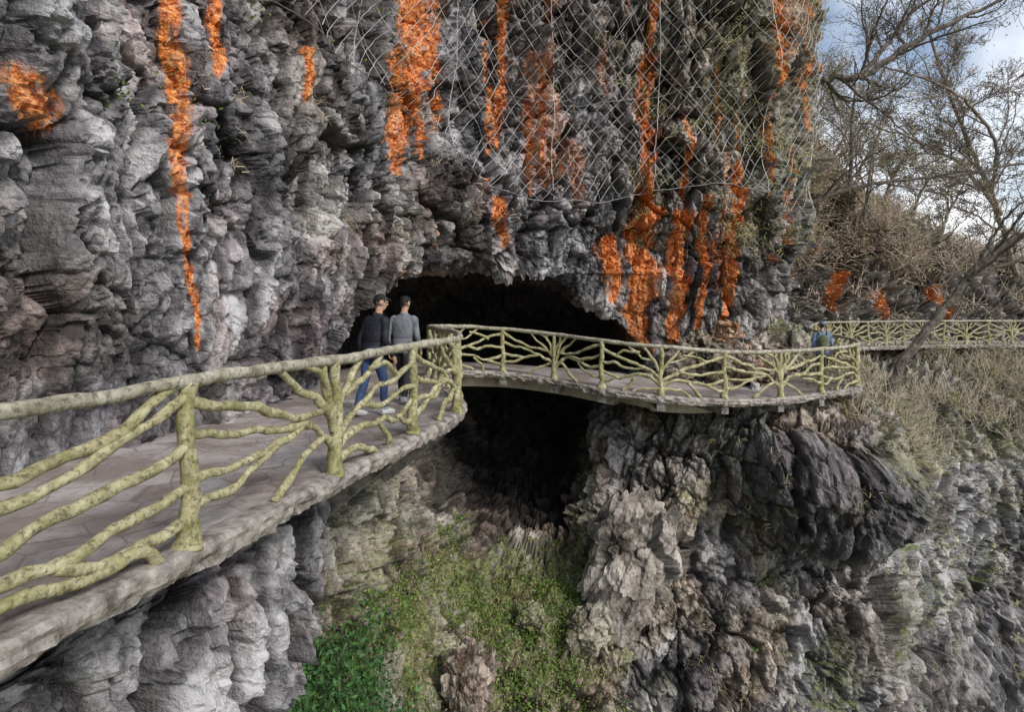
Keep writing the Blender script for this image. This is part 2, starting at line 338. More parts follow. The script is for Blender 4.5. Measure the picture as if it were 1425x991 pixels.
SL=[(-2.15,-2.2,6.4,13,.40),(-2.5,-2.45,4.5,6.8,.13),(-2.1,-2.1,5.2,6.6,.08),(-.3,-.2,7.2,13,.13),(-.45,-.3,5.8,7.6,.09),(-.27,-.3,3.2,4.5,.16),(3.65,3.75,.2,4.5,.38),(3.75,3.9,4.2,9.,.23),(4.7,4.75,.6,4.4,.24),(4.9,4.95,4.6,7.2,.10),(2.85,2.8,1.8,3.7,.22),(6.3,6.4,1.2,5.8,.18),(7.6,7.7,7.8,12,.19),(5.35,5.4,.2,4.8,.11),(3.9,4.1,8.,11.5,.12),(17.6,17.8,1.4,3.6,.5),(24,24,1.,3,.4),(8.9,9.1,7.,12,.16),(16,16,4.5,5.7,.4),(14.5,14.6,3,5,.3),(20.5,20.5,1.,2.6,.4)]
r_=np.random.default_rng(4)
for k in range(9):
    xx=r_.uniform(4.2,8.8);z0=r_.uniform(.8,6);SL.append((xx,xx+r_.normal()*.08,z0,z0+r_.uniform(1.2,4),r_.uniform(.03,.06)))
for k in range(7):
    xx=r_.uniform(-3.2,1.8);z0=r_.uniform(4.5,7.5);SL.append((xx,xx+r_.normal()*.05,z0,z0+r_.uniform(1.2,4),r_.uniform(.03,.06)))
for c0,c1,z0,z1,w_ in SL:
    R=np.maximum(R,np.where(~isL&(z>-.5),streak(x,z,c0,c1,z0,z1,w_),0))
ns=lambda f,s,o=3:fbm(p*np.array(f),s,o)
cx=lambda v:np.clip(v,0,1)
R=np.maximum(R,.30*cx((ns((1.2,1.2,.4),90)-.24)*6)*((X>-3.2)&(Z>2)&(Y<24)))
Gm=np.zeros(len(p))
Gm=np.maximum(Gm,cx(1.1*np.exp(-((Z+5.6)/1.5)**4)*((X>-3.6)&(X<3.0)&(Y<17.)))*cx(.7+1.6*ns((.8,.8,.8),301)))
Gm=np.maximum(Gm,.45*((X<-1)&(Z<-1)&(Y>8.8)&(Y<15)))
Gm=np.maximum(Gm,.5*cx((X-4)/2)*cx((Z-3.5)/2))
Gm=np.maximum(Gm,.45*((Y>19)&(Z<-.5)&(Z>-4.4)&(X>8.5)))
Gm=np.maximum(Gm,.34*((Y>24)&(Z>0)))
Gm=np.maximum(Gm,.52*((X>2)&(Z<-1)&(Z>-9))*cx(.5+1.5*ns((.5,.5,.35),302)))
nb=cx((ns((.55,.55,.55),303,4)+.12)*3)
Bm=np.clip(.6*cx((X-1.)/3)*(Z<-.8)*(.4+nb)+.65*cx((X-2.)/2)*cx((Z-2.5)/3)+.65*((X<2.6)&(X>-3.3)&(Z<-1.5)&(Y>9))+.3*(Y>24)+.36*nb,0,1)
Bm=np.where((X>10.8)&(Z<-4.5),.12+.3*nb,Bm)
Bm=np.where((X>7)&(Z<-5.0)&(X<10.8),Bm*.5,Bm)
Bm=Bm*(1-.8*cx(ov*1.5))
crack_shade=np.clip(.95*np.exp(-e1/.04)+.8*np.exp(-e2/.05)+.4*np.exp(-e3/.07),0,1)  # painted crevice shade, strongest at cell edges
L2=ns((.7,.7,.7),304,4)*.45+.5+.28*v2+.30*v3+.12*v4
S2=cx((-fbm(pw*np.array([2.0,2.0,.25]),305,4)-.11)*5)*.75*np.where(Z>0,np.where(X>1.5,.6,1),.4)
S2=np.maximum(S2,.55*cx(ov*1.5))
P2=cx((ns((1.1,1.1,.7),306)-.04)*3)*.45*np.where(X<2,1,.4)
cave_shade=cx((Y-15.0)/1.5)*((Z<2.5)&(Z>-4.8)&(X>-5.2)&(X<4.1))*np.where(X>1.8,cx((Y-17.2)/1.1),1)*np.where(Z<-3.6,cx((Y-15.9)/1.9),1)  # painted shade for the cave mouth and the void under the bridge
cave_shade=np.maximum(cave_shade,cx((Y-12.8)/1.5)*((X<-2.9)&(Z<1.9)&(Z>-.6)))*.9  # same painted shade for the left side of the cave
col=np.stack([R,Gm,Bm,crack_shade],1);col2=np.stack([L2,S2,P2,cave_shade],1)
ii=np.arange((nv-1))[:,None]*nu+np.arange(nu-1)[None];ii=ii.ravel()
F=np.stack([ii,ii+nu,ii+nu+1,ii+1],1)
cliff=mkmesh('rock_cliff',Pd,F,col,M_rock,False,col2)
print('cliff',len(Pd),time.time()-T0)
fd1=Pd[F[:,2]]-Pd[F[:,0]];fd2=Pd[F[:,3]]-Pd[F[:,1]];cc=np.cross(fd1,fd2);area=np.linalg.norm(cc,axis=1)*.5;FN=unit(cc);FC=Pd[F].mean(1)
def sample(mask,n,minup=-1,seed=0):
    wgt=area*mask*(FN[:,2]>minup);wgt/=wgt.sum();i=rng.choice(len(FC),n,p=wgt);return FC[i],FN[i]
# ------------------------------------------------------------------ boulders
def boulder(name,c,r,seed,col,sq=(1,1,1),rz=0,tilt=0,dark=0.,sub=6):
    import bmesh
    bm=bmesh.new();bmesh.ops.create_icosphere(bm,subdivisions=sub,radius=1);me=bpy.data.meshes.new(name);bm.to_mesh(me);bm.free()
    V=np.array([v.co for v in me.vertices]);q=V*1.2+seed*3.7
    a,b,e=cells(q,seed);a2,b2,e2_=cells(q*2.4,seed+9);a3,b3,e3_=cells(q*5.5,seed+19)
    V=V*(1+.40*a+.4*b+.13*a2+.18*b2+.04*a3+.06*b3-.05*np.exp(-e/.05)-.035*np.exp(-e2_/.06)+.02*fbm(q*5,3))[:,None]*np.array(sq)*r
    c1,s1=math.cos(tilt),math.sin(tilt);V=V@np.array([[c1,0,s1],[0,1,0],[-s1,0,c1]])
    ca,sa=math.cos(rz),math.sin(rz);V=V@np.array([[ca,sa,0],[-sa,ca,0],[0,0,1]])+np.array(c)
    me.vertices.foreach_set('co',V.astype(np.float32).ravel())
    cr_=np.clip(.8*np.exp(-e/.04)+.6*np.exp(-e2_/.05),0,1)  # crevice shade painted into the boulder colour
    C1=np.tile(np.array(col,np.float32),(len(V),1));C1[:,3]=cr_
    at=me.color_attributes.new('Col','FLOAT_COLOR','POINT');at.data.foreach_set('color',C1.ravel())
    C2=np.stack([.5+.5*fbm(V*1.5,5,2)+.25*a2+.2*a3,dark+0*cr_,.1+0*cr_,0*cr_],1).astype(np.float32)
    at=me.color_attributes.new('Col2','FLOAT_COLOR','POINT');at.data.foreach_set('color',C2.ravel())
    me.materials.append(M_rock);me.update();ob=bpy.data.objects.new(name,me);scene.collection.objects.link(ob);return ob
for k,(c,r,col_,sq,tl_) in enumerate([((5.0,17.75,.0),.55,(.12,.3,.9,0),(1,.8,.9),0),((5.9,17.8,.1),.6,(.1,.4,.9,0),(1,.8,.9),.3),((6.8,17.9,.0),.6,(.2,.3,.9,0),(1.1,.8,1),0),((7.6,18.3,.1),.7,(.1,.3,.9,0),(1,.9,.9),0),((8.3,19.1,.2),.7,(.1,.4,.8,0),(1.1,.8,.9),.2),((9.0,20.2,.35),.8,(0,.5,.7,0),(1,1,1),0),((6.3,18.1,.85),.5,(.25,.3,.9,0),(1,.8,.8),0),((7.7,18.9,1.05),.6,(.1,.5,.9,0),(1,.8,.7),0),((5.4,17.9,.75),.38,(.15,.3,.9,0),(1,.8,.8),0),
    ((-.9,12.3,-6.0),.6,(.15,.25,.8,0),(.8,.8,1.2),.1),((3.0,15.2,-4.6),1.15,(.03,.3,.6,0),(.95,.7,1.45),-.3),((1.9,14.5,-6.0),.6,(0,.4,.8,0),(1,.8,.8),0),((.4,14.6,-5.7),.35,(0,.6,.8,0),(1,1,.7),0),((-1.6,13.2,-5.6),.3,(0,.5,.9,0),(1,1,.7),0)]):
    boulder('boulder',c,r,100+k,col_,sq,k*.9 if tl_>=0 else 0,tl_)
# ------------------------------------------------------------------ walkway path
RP=np.array([(-5.0,-3.0,0),(-3.9,-.2,0),(-2.85,2.4,0),(-2.27,4.29,0),(-1.78,6.15,0),(-1.30,8.03,0),(-.87,9.6,.02),(-1.0,11.1,.04),(-1.5,12.8,.05),(-1.95,14.4,.05),(-1.55,15.7,.03),(-.24,16.25,-.07),(1.1,15.8,-.2),(2.19,14.9,-.31),(3.5,14.35,-.42),(5.1,14.65,-.55),(6.75,15.35,-.62),(8.15,16.1,-.6),(9.46,16.75,-.53),(10.15,18.2,-.45),(10.4,20.2,-.4),(11.2,23,-.3),(13.2,26.2,-.2),(15.3,27.6,-.2),(17.5,28.6,-.2),(19.7,29.3,-.2),(22,29.6,-.2),(24.3,29.7,-.2),(26.6,29.7,-.2),(29,29.5,-.2),(32,29,-.2)])
IP=np.array([(-7.6,-3.4),(-6.2,-.6),(-5.4,2),(-5.1,4.8),(-4.8,7),(-4.3,9.2),(-4.1,11.),(-4.3,12.5),(-4.6,14),(-4.3,16.2),(-2.8,18.2),(-.6,18.8),(1.2,18.9),(2.9,18.9),(4.2,18.8),(5.5,18.7),(7,19.),(8,20),(8.6,20.8),(8.9,21.5),(9.1,22.8),(9.6,25.4),(11.6,28.8),(14,31),(16.5,32),(19,32.8),(21.5,33.2),(24,33.4),(26.6,33.4),(29,33.2),(32,32.8)])
SB=24
tt=np.linspace(0,len(RP)-1,(len(RP)-1)*SB+1)
rp=cr(RP,tt);ip=cr(IP,tt);ip=np.hstack([ip,rp[:,2:3]])
od=rp-ip;od[:,2]=0;od=unit(od)
tg=np.gradient(rp,axis=0);perp=unit(np.stack([tg[:,1],-tg[:,0],0*tg[:,0]],1));perp*=np.sign((perp*od).sum(1))[:,None]
up=np.array([0,0,1.])
def strip(lines,name,mat,smooth=False):
    L=np.stack(lines,1);n,k,_=L.shape;V=L.reshape(-1,3);i=np.arange(n-1)[:,None]*k+np.arange(k-1)[None];i=i.ravel()
    return mkmesh(name,V,np.stack([i,i+1,i+k+1,i+k],1),None,mat,smooth)
tf=np.linspace(0,len(rp)-1,(len(rp)-1)*3+1);rs_=lambda a:np.stack([np.interp(tf,np.arange(len(a)),a[:,k]) for k in range(a.shape[1])],1)
RPf,PPf,IPf=rs_(rp),unit(rs_(perp)),rs_(ip)
jit=(fbm(RPf*2.2,5,4)*.05)[:,None]
outer=RPf+PPf*(.10+jit);inn=RPf-PPf*.12
undul=lambda P:P+up*(fbm(P*2.2,8,3)*.012)[:,None]
deck=strip([undul(inn*(1-f)+IPf*f) for f in np.linspace(0,1,12)],'walkway_deck',M_deck)
th=.15
rz=lambda a,s=.03:(fbm(RPf*7+a*3.1,9+a,4)*s)[:,None]
kerb=strip([inn-up*.03,inn+up*.018,RPf+up*(.024)+up*rz(3,.01),outer-PPf*.03+up*.014+up*rz(4,.02),outer+PPf*rz(1)-up*.02,outer+PPf*rz(2,.05)-up*.06,outer+PPf*(rz(5,.07))-up*(.10+rz(7,.03)),outer-up*(th+.01)+PPf*(rz(6,.08)-.03)+up*rz(8,.03),outer-PPf*.28-up*(th+.03)],'kerb_edge',M_kerb)
soff=strip([outer-PPf*.27-up*(th+.031)]+[(outer-PPf*.25)*(1-f)+IPf*f-up*(th+.034) for f in (.02,.3,.6,1)],'soffit',M_conc)
def beamline(off0,off1,z0,z1,sl,name,mat):
    a=rp[sl]+perp[sl]*off0;b=rp[sl]+perp[sl]*off1
    return strip([a+up*z0,b+up*z0,b+up*z1,a+up*z1,a+up*z0],name,mat)
b1_=beamline(-.75,-.45,-th-.03,-.46,slice(int(8.6*24),int(13.2*24)),'edge_beam',M_beam)
b2_=beamline(-1.9,-1.6,-th-.03,-.6,slice(int(8.6*24),int(18*24)),'inner_beam',M_beam)
acc=Acc()
def box(acc,c,ax,ay,az):
    c=np.array(c,float);V=np.array([[sx,sy,sz] for sx in(-1,1) for sy in(-1,1) for sz in(-1,1)],float)
    V=c+V[:,0:1]*ax+V[:,1:2]*ay+V[:,2:3]*az
    acc.add(V,[[0,1,3,2],[4,6,7,5],[0,4,5,1],[2,3,7,6],[0,2,6,4],[1,5,7,3]])
for q in np.arange(9,19,1.):
    i=int(q*24);box(acc,rp[i]-perp[i]*.98-up*(th+.11),perp[i]*1.0,unit(tg[i])*.10,up*.09)
for q in (4.75,6.1):
    i=int(q*24);a=rp[i]-perp[i]*.05-up*.16;b=rp[i]-perp[i]*1.2-up*1.1;d=unit(b-a);box(acc,(a+b)/2,d*np.linalg.norm(b-a)/2,unit(tg[i])*.07,np.cross(d,unit(tg[i]))*.07)
for q in (23,25,27,29):
    i=int(q*24);box(acc,rp[i]-perp[i]*.35-up*1.3,perp[i]*.15,unit(tg[i])*.15,up*1.13)
sup=acc.build('supports',M_conc)
wk=bpy.data.objects.new('cliff_walkway',None);scene.collection.objects.link(wk)
for o in (deck,kerb,soff,b1_,b2_,sup):o.parent=wk
# ------------------------------------------------------------------ branch railing
H=1.14
def pt(q,h,side=0.):
    i=q*24;a=int(np.clip(math.floor(i),0,len(rp)-2));f=i-a
    P=rp[a]*(1-f)+rp[a+1]*f
    return P+up*(h*H+.02)+perp[a]*side
PA=[[(.52,1.,.034),(.66,.84,.036),(.8,.68,.04),(.92,.52,.045),(1,.36,.05)],
    [(0,.9,.04),(.2,.80,.036),(.45,.70,.036),(.66,.61,.036),(.86,.60,.038)],
    [(.68,1.,.03),(.84,.9,.032),(.9,.74,.033),(.92,.54,.034)],
    [(0,.68,.042),(.25,.60,.038),(.5,.54,.036),(.75,.47,.038),(.9,.34,.042),(1,.2,.05)],
    [(0,.40,.04),(.28,.39,.035),(.5,.43,.034),(.68,.5,.03)],
    [(0,.22,.042),(.2,.27,.036),(.36,.34,.03),(.5,.42,.028)],
    [(.5,0,.045),(.6,.14,.036),(.74,.27,.036),(.9,.32,.038),(1,.24,.04)],
    [(1,.5,.04),(.93,.7,.036),(.86,.88,.03),(.88,1.,.03)]]
PB=[[(0,.42,.05),(.08,.62,.04),(.2,.8,.036),(.32,1.,.034)],
    [(0,.3,.05),(.18,.46,.042),(.42,.60,.038),(.7,.73,.036),(1,.86,.04)],
    [(.30,.53,.036),(.5,.51,.034),(.75,.56,.034),(1,.55,.04)],
    [(0,.18,.05),(.22,.33,.04),(.48,.30,.036),(.74,.27,.036),(1,.38,.04)],
    [(.45,.31,.034),(.56,.14,.036),(.62,0,.045)],
    [(.36,.86,.03),(.55,.84,.032),(.72,.74,.034)],
    [(.12,.68,.034),(.3,.74,.03),(.46,.86,.03),(.56,1.,.03)],
    [(0,.1,.05),(.2,.13,.038),(.38,.08,.034),(.45,0,.04)],
    [(.72,.27,.032),(.85,.18,.034),(1,.16,.04)]]
PC=[[(0,.80,.04),(.35,.68,.036),(.7,.80,.036),(.88,.96,.04),(.93,1.,.045)],
    [(0,.52,.042),(.3,.55,.036),(.55,.66,.036),(.8,.80,.036),(1,.93,.042)],
    [(0,.36,.042),(.3,.36,.038),(.5,.42,.038),(.78,.52,.038),(1,.62,.044)],
    [(0,.26,.042),(.3,.22,.04),(.55,.20,.04),(.8,.28,.04),(1,.36,.045)],
    [(.5,.2,.042),(.62,.12,.038),(.72,.12,.04),(.86,.12,.04),(1,.16,.045)],
    [(.84,-.02,.055),(.80,.07,.045),(.72,.10,.036),(.6,.06,.036),(.4,.12,.036),(.1,.10,.036)]]
def jitp(br,k,amp):
    r=np.random.default_rng(k);out=[]
    for b in br:
        o=[]
        for n_,(u,h,r_) in enumerate(b):
            e=0<u<1 and 0<h<1
            o.append((u+(r.normal()*amp if e else 0),h+(r.normal()*amp if 0<h<1 else 0),r_*(1+.12*r.normal())))
        out.append(o)
    return out
def mir(b): return [[(1-u,h,r) for u,h,r in s] for s in b]
def railing(name,posts,firsttree,special={},hi=True):
    ac=Acc();n1_,n2_=(12,10) if hi else (8,6)
    q0,q1=posts[0],posts[-1]
    qs=np.linspace(q0,q1,int((q1-q0)*22))
    P=np.array([pt(q,1.) for q in qs]);P+=np.stack([fbm(P*1.3,2,3),fbm(P*1.3+9,2,3),fbm(P*1.7+4,2,3)],1)*.03
    V,Fq=tube(P,np.full(len(P),.05)*(1+.16*vnoise(P*3,6)),n1_,rough=.14)
    ac.add(V,Fq,(.8,.25,0,1))
    for k,q in enumerate(posts):
        tree=(k%2==0)==firsttree
        hs=[0,.05,.16,.35,.6,.85,1.]
        rs=[.115,.09,.07,.062,.058,.058,.066] if not tree else [.11,.085,.068,.062,.056,.05,.048]
        r=np.random.default_rng(k+50)
        P=np.array([pt(q+ (0 if h in(0,1.) else r.normal()*.012),h if h>0 else -.02,0) for h in hs])
        V,Fq=tube(P,rs,n1_,sub=4,rough=.2,seed=k);ac.add(V,Fq,(.12,1.,0,1))
    for k in range(len(posts)-1):
        tree=(k%2==0)==firsttree
        pat=special.get(k) or jitp(PB if tree else PA,k+3,.018)
        if k not in special and (k//2)%2==0 and k>5:
            pat=mir(jitp(PA if tree else PB,k+13,.025))
        a,b=posts[k],posts[k+1]
        for n_,br in enumerate(pat):
            P=np.array([pt(a+(b-a)*u,h,.012*((n_%3)-1)) for u,h,_ in br])
            if hi:
                t=np.linspace(0,len(P)-1,(len(P)-1)*6+1);Rr=np.interp(t,np.arange(len(P)),[r_*1.0 for *_,r_ in br]);P=cr(P,t)
                w_=np.sin(np.linspace(0,math.pi,len(P)))[:,None];P=P+w_*np.stack([fbm(P*3+n_,2,2)*.3,fbm(P*3+9,2,2)*.3,fbm(P*4+4+n_,2,2)],1)*.07
                V,Fq=tube(P,Rr,n2_,rough=.25,seed=n_+k*7)
            else: V,Fq=tube(P,[r_ for *_,r_ in br],n2_,sub=4)
            ac.add(V,Fq,(.15,.6,0,1))
    return ac.build(name,M_rail,True)
railing('branch_railing',[0,1,2,3,4,5,6,7,8,9,10,11,12,13,14,15,16,17,18,19,20],True,{2:PC})
railing('branch_railing',[20.01,20.5,21,21.35,21.7,22,22.33,22.67,23,23.5,24,24.5,25,25.5,26,26.5,27,27.5,28,28.5,29,30],True,hi=False)
# ------------------------------------------------------------------ rock-fall net
blD=Dg.copy()
for _ in range(2): blD=blur(blur(blD,9,0),9,1)
netS=Pb+N*(blD+.30)[...,None]
rB_i=int(sum(vs[:2]));arc=np.concatenate([[0],np.cumsum(np.linalg.norm(np.diff(netS[rB_i],axis=0),axis=1))])
c6=int(sum(us[:4]))+50;c14=int(sum(us[:14]))+10
rowsz=netS[:sum(vs[:5]),c6+150,2]
def netpt(a,zz):
    ci=np.interp(a,arc,np.arange(nu));r_=np.interp(-np.asarray(zz),-rowsz[10:],np.arange(10,len(rowsz)))
    c0=np.clip(np.floor(ci).astype(int),0,nu-2);r0=np.clip(np.floor(r_).astype(int),0,nv-2);fc=(ci-c0)[:,None];fr_=(r_-r0)[:,None]
    return netS[r0,c0]*(1-fc)*(1-fr_)+netS[r0,c0+1]*fc*(1-fr_)+netS[r0+1,c0]*(1-fc)*fr_+netS[r0+1,c0+1]*fc*fr_
a0,a1=arc[c6],arc[c14];P0=[];P1=[];rr=[]
zb=lambda a:4.7+.35*np.sin(a*.7)+np.clip((a0+6.-a)*.42,0,9)
def addline(a,zz,r):
    ok=(a>a0)&(a<a1)&(zz>zb(a))&(zz<13.5)
    P=netpt(a,zz);P=P+(rng.normal(size=P.shape)*.008)
    m=ok[:-1]&ok[1:];P0.append(P[:-1][m]);P1.append(P[1:][m]);rr.append(np.full(m.sum(),r))
for s in np.arange(a0-12,a1+12,.38):
    if rng.random()<.14:continue
    zz=np.arange(4,13.6,.15);wv=.07*np.sin(zz*2+s)+rng.normal()*.05
    addline(s+(zz-4)*.85+wv,zz,.0075)
    if rng.random()<.65:addline(s-(zz-4)*.85+wv,zz,.006)
aa=np.arange(a0,a1,.15);addline(aa,zb(aa)+.02,.013);addline(aa,zb(aa)+.02+2.9,.010)
for s in np.arange(a0+2,a1,3.3): zz=np.arange(4,13.6,.15);addline(np.full(len(zz),s)+.1*np.sin(zz),zz,.010)
V,Fq=sticks(np.vstack(P0),np.vstack(P1),np.concatenate(rr),np.concatenate(rr))
mkmesh('rockfall_net',V,Fq,None,M_wire)
# ------------------------------------------------------------------ vegetation on the cliff
x,y,z=FC.T
def mk(name,parts,mat):
    ac=Acc()
    for V_,F_,C_ in parts: ac.add(V_,F_,C_)
    return ac.build(name,mat)
olive=(.09,.11,.035);yel=(.36,.34,.14);tan=(.48,.39,.25);dk=(.03,.07,.018);grn=(.17,.28,.05)
patch=np.clip(vnoise(FC*.9,201)+.2,0,1)+np.clip(vnoise(FC*2.5,202)-.2,0,1)
m1=((x>-3.3)&(x<2.8)&(z<-3.9)&(z>-8)&(y<16.0))*patch
c,n=sample(m1,2000,.05);sv=[leaves(c,15,.11,.07,(.07,.11,.03),grn,.6,.5,n*.8)]
c,n=sample(m1,450,.0);sv.append(leaves(c,10,.09,.055,(.16,.15,.06),yel,.6,.5,n*.8))
c,n=sample(((x>-3.3)&(x<2.8)&(z<-3.9)&(z>-8)&(y<16.)).astype(float),2600,.0);sv.append(leaves(c,5,.12,.05,(.14,.09,.06),(.36,.28,.20),.1,.6,n*.3))
mk('slope_groundcover',sv,M_leaf)
c,n=sample(m1*((z>-6.8)),300,.0);mk('slope_dry_grass',[blades(c,n,9,.06,.28,.012,tan,yel,.7,.8)],M_grass)
m2=((x>-3.9)&(x<-.9)&(z<-4.2)&(z>-8)&(y<11.)&(y>7.4)).astype(float)
c,n=sample(m2,560,-.3);mk('fern_bush',[leaves(c+n*.25+np.array([0,0,.2]),58,.20,.095,(.03,.08,.03),(.08,.18,.05),.3,.5,n*.5),blades(c,n,7,.12,.6,.03,(.05,.11,.03),(.14,.24,.06),.8,.9)],M_leaf)
pa=np.clip(vnoise(FC*.8,211)+.1,0,1)+np.clip(vnoise(FC*2.2,212)-.25,0,1)
m3=((x>1)&(x<10.5)&(z>3.2)&(y<24))*pa*np.clip((x-1)/4,.15,1)
c,n=sample(m3,1700,-.2);pr=[blades(c,n,13,.08,.36,.013,tan,(.40,.40,.18),1.1,.2)]
c,n=sample(((x<0)&(z>2.6)&(y>7))*np.clip(vnoise(FC*1.2,213)-.15,0,1),300,.15);pr.append(blades(c,n,14,.06,.35,.012,tan,(.5,.43,.3),1.2,.0))
c,n=sample(((z<-1.2)&(x>2)&(y<24))*np.clip(vnoise(FC*1.1,214)-.05,0,1),700,-.1);pr.append(blades(c,n,12,.07,.3,.014,tan,(.3,.32,.14),1.1,.3))
mk('hanging_dry_grass',pr,M_grass)
c,n=sample(m3,800,-.2);pr=[leaves(c+n*.08,14,.12,.07,olive,(.30,.30,.10),.2,.5,n*.8)]
c,n=sample(((x<0)&(z>2.4)&(y>6)&(y<14))*np.clip(vnoise(FC*1.2,215)-.25,0,1),110,.2);pr.append(leaves(c+n*.05,16,.09,.06,olive,grn,.2,.5,n))
c,n=sample(((z<-1.5)&(x>2.5)&(y<20))*np.clip(vnoise(FC*1.,216)-.3,0,1),200,-.1);pr.append(leaves(c+n*.08,20,.13,.08,dk,(.12,.18,.04),.2,.5,n))
mk('cliff_ivy',pr,M_leaf)
def twigs(c,n,n_per,L,r,ups=.7):
    NN=len(c)*n_per;p0=np.repeat(c,n_per,0)+rng.normal(size=(NN,3))*.05;d=rng.normal(size=(NN,3))*.7+np.repeat(n,n_per,0)*.5;d[:,2]+=ups;d=unit(d);l=(L*(.4+rng.random(NN)))[:,None]
    pm=p0+d*l*.5;d2=unit(d+rng.normal(size=(NN,3))*.35+np.array([0,0,-.15]));p1=pm+d2*l*.5;d3=unit(d+rng.normal(size=(NN,3))*.7);p2=pm+d3*l*.4
    a=np.full(NN,r);return sticks(np.vstack([p0,pm,pm]),np.vstack([pm,p1,p2]),np.concatenate([a,a*.7,a*.6]),np.concatenate([a*.7,a*.3,a*.3]))
lp=np.clip(vnoise(FC*.7,241)+.05,0,1)+.02
mL=((x>8.9)&(z<-.6)&(z>-3.9)&(y>16.6)&(y<30)&~((x<10.9)&(y<17.6)&(z<-1.9)))*lp
mF=((y>23)&(z>.6)&(x>9.5))*(np.clip(vnoise(FC*.5,221)+.25,0,1)+.04)*np.where((z<3.8),.12,1)
c,n=sample(mL,1150,-.1);c2,n2=sample(mF,2900,-.6);k_=rng.random(len(c))<.45;cS=c[k_]+np.array([0,0,.35])
tw=Acc()
V,Fq=twigs(c,n,6,1.1,.012);tw.add(V,Fq);V,Fq=twigs(c2,n2,7,1.5,.018);tw.add(V,Fq);tw.build('shrub_twigs',mat_simple('dry_twigs',(.28,.22,.17),(.64,.54,.43),3,bump=0))
pr=[blades(c,n,9,.13,.5,.018,(.44,.39,.21),(.24,.28,.09),.9,.7),leaves(c+n*.12,6,.18,.08,olive,(.30,.34,.10),.3,.5,n),leaves(cS,44,.30,.085,(.06,.09,.025),(.25,.31,.09),.3,.5)]
mk('ledge_grass',pr,M_grass)
pr=[leaves(c2+n2*.3,16,.38,.11,(.44,.33,.23),(.64,.54,.39),.3,.5,n2)]
i=rng.random(len(c2))<.26;pr.append(leaves(c2[i]+n2[i]*.4,24,.35,.12,(.12,.13,.045),(.31,.33,.12),.3,.55,n2[i]))
c3,n3=sample(((x>11)&(y>19)&(z<-4))*np.clip(vnoise(FC*.6,231)-.15,0,1),360,-.1);pr.append(leaves(c3+n3*.15,24,.2,.1,(.2,.19,.08),(.38,.35,.17),.3,.55,n3))
mk('cliff_shrubs',pr,M_leaf)
# ------------------------------------------------------------------ trees
def limb(segs,P,r0,r1,depth,rs,lean=(0,0,.25),start=.15):
    P=np.asarray(P,float);t=np.linspace(0,len(P)-1,(len(P)-1)*7+1);Q=cr(P,t)
    Q[1:]+=rs.normal(size=(len(Q)-1,3))*min(r0*.35,.03)
    Rr=np.linspace(r0,r1,len(Q));segs.append((Q,Rr))
    if depth<=0:return
    nb={4:9,3:11,2:9,1:7}.get(depth,6)
    Ltot=np.linalg.norm(np.diff(Q,axis=0),axis=1).sum()
    for b in range(nb):
        f=start+(.97-start)*(b+rs.random())/nb;i=min(int(f*(len(Q)-1)),len(Q)-2)
        d=unit(Q[i+1]-Q[i]);o=rs.normal(size=3);o=unit(o-d*o.dot(d));a=.5+.5*rs.random()
        dd=unit(d*math.cos(a)+o*math.sin(a)+np.array(lean)*.6)
        L=Ltot*(.30+.28*rs.random())*(1.15-f*.5)
        L=min(L,3.0)
        q=[Q[i]];
        for s_ in range(3):
            dd=unit(dd+rs.normal(size=3)*.28+np.array(lean)*.2);q.append(q[-1]+dd*L/3)
        limb(segs,q,Rr[i]*.5,max(Rr[i]*.15,.004),depth-1,rs,lean)
def tree(name,limbs,seed,leafn,colA,colB,lsize=.07,mat=None,rmin=.007):
    rs=np.random.default_rng(seed);segs=[]
    for L_ in limbs: limb(segs,L_[0],L_[1],L_[2],L_[3],rs,start=L_[4] if len(L_)>4 else .15)
    ac=Acc();tips=[];S0=[];S1=[];Ra=[];Rb=[]
    for Q,Rr in segs:
        if Rr[0]>.022:
            V,Fq=tube(Q,Rr,8,caps=False,rough=.08);ac.add(V,Fq)
        else:
            a=list(range(0,len(Q),3));
            if a[-1]!=len(Q)-1:a.append(len(Q)-1)
            a=np.array(a);S0.append(Q[a[:-1]]);S1.append(Q[a[1:]]);rq=np.maximum(Rr,rmin);Ra.append(rq[a[:-1]]);Rb.append(rq[a[1:]]);tips.append(Q[-1])
    V,Fq=sticks(np.vstack(S0),np.vstack(S1),np.concatenate(Ra),np.concatenate(Rb));ac.add(V,Fq)
    w_=ac.build('branches',mat or M_bark)
    e=bpy.data.objects.new(name,None);scene.collection.objects.link(e);w_.parent=e
    tips=np.array(tips);tips=tips[rs.random(len(tips))<.5];print(name,'tips',len(tips))
    if leafn:
        l_=mk('leaves',[leaves(tips,leafn,.12,lsize,colA,colB,.1,.5)],M_leaf);l_.parent=e
tree('leaning_tree',[([(11.2,18.4,-1.2),(11.9,18.3,.3),(12.9,18.2,1.6),(13.9,18.,3.0),(16.0,18,4.3),(18.5,17.8,5.6)],.16,.07,3,.5),
   ([(13.6,18.1,2.6),(14.8,18,3.0),(16.4,17.8,3.5),(18,17.5,4.2)],.07,.03,2,.35)],5,2,(.2,.15,.08),(.38,.32,.18),mat=M_bark)
tree('overhanging_tree',[([(9.4,20.6,8.7),(10.4,20,9.15),(11.5,19.8,9.2),(12.9,19.6,10.2),(14.6,19.4,11.0),(17,19,12.0)],.15,.04,3),
   ([(9.6,21,5.0),(10.9,21,5.5),(12.4,21,5.9),(15.2,21,6.2),(18,21,6.7)],.10,.03,3),
   ([(11.3,19.8,9.2),(12.2,19.9,10.2),(13.2,20,11.4),(15,20,12.6)],.09,.03,3)],9,2,(.12,.13,.04),(.28,.29,.10))
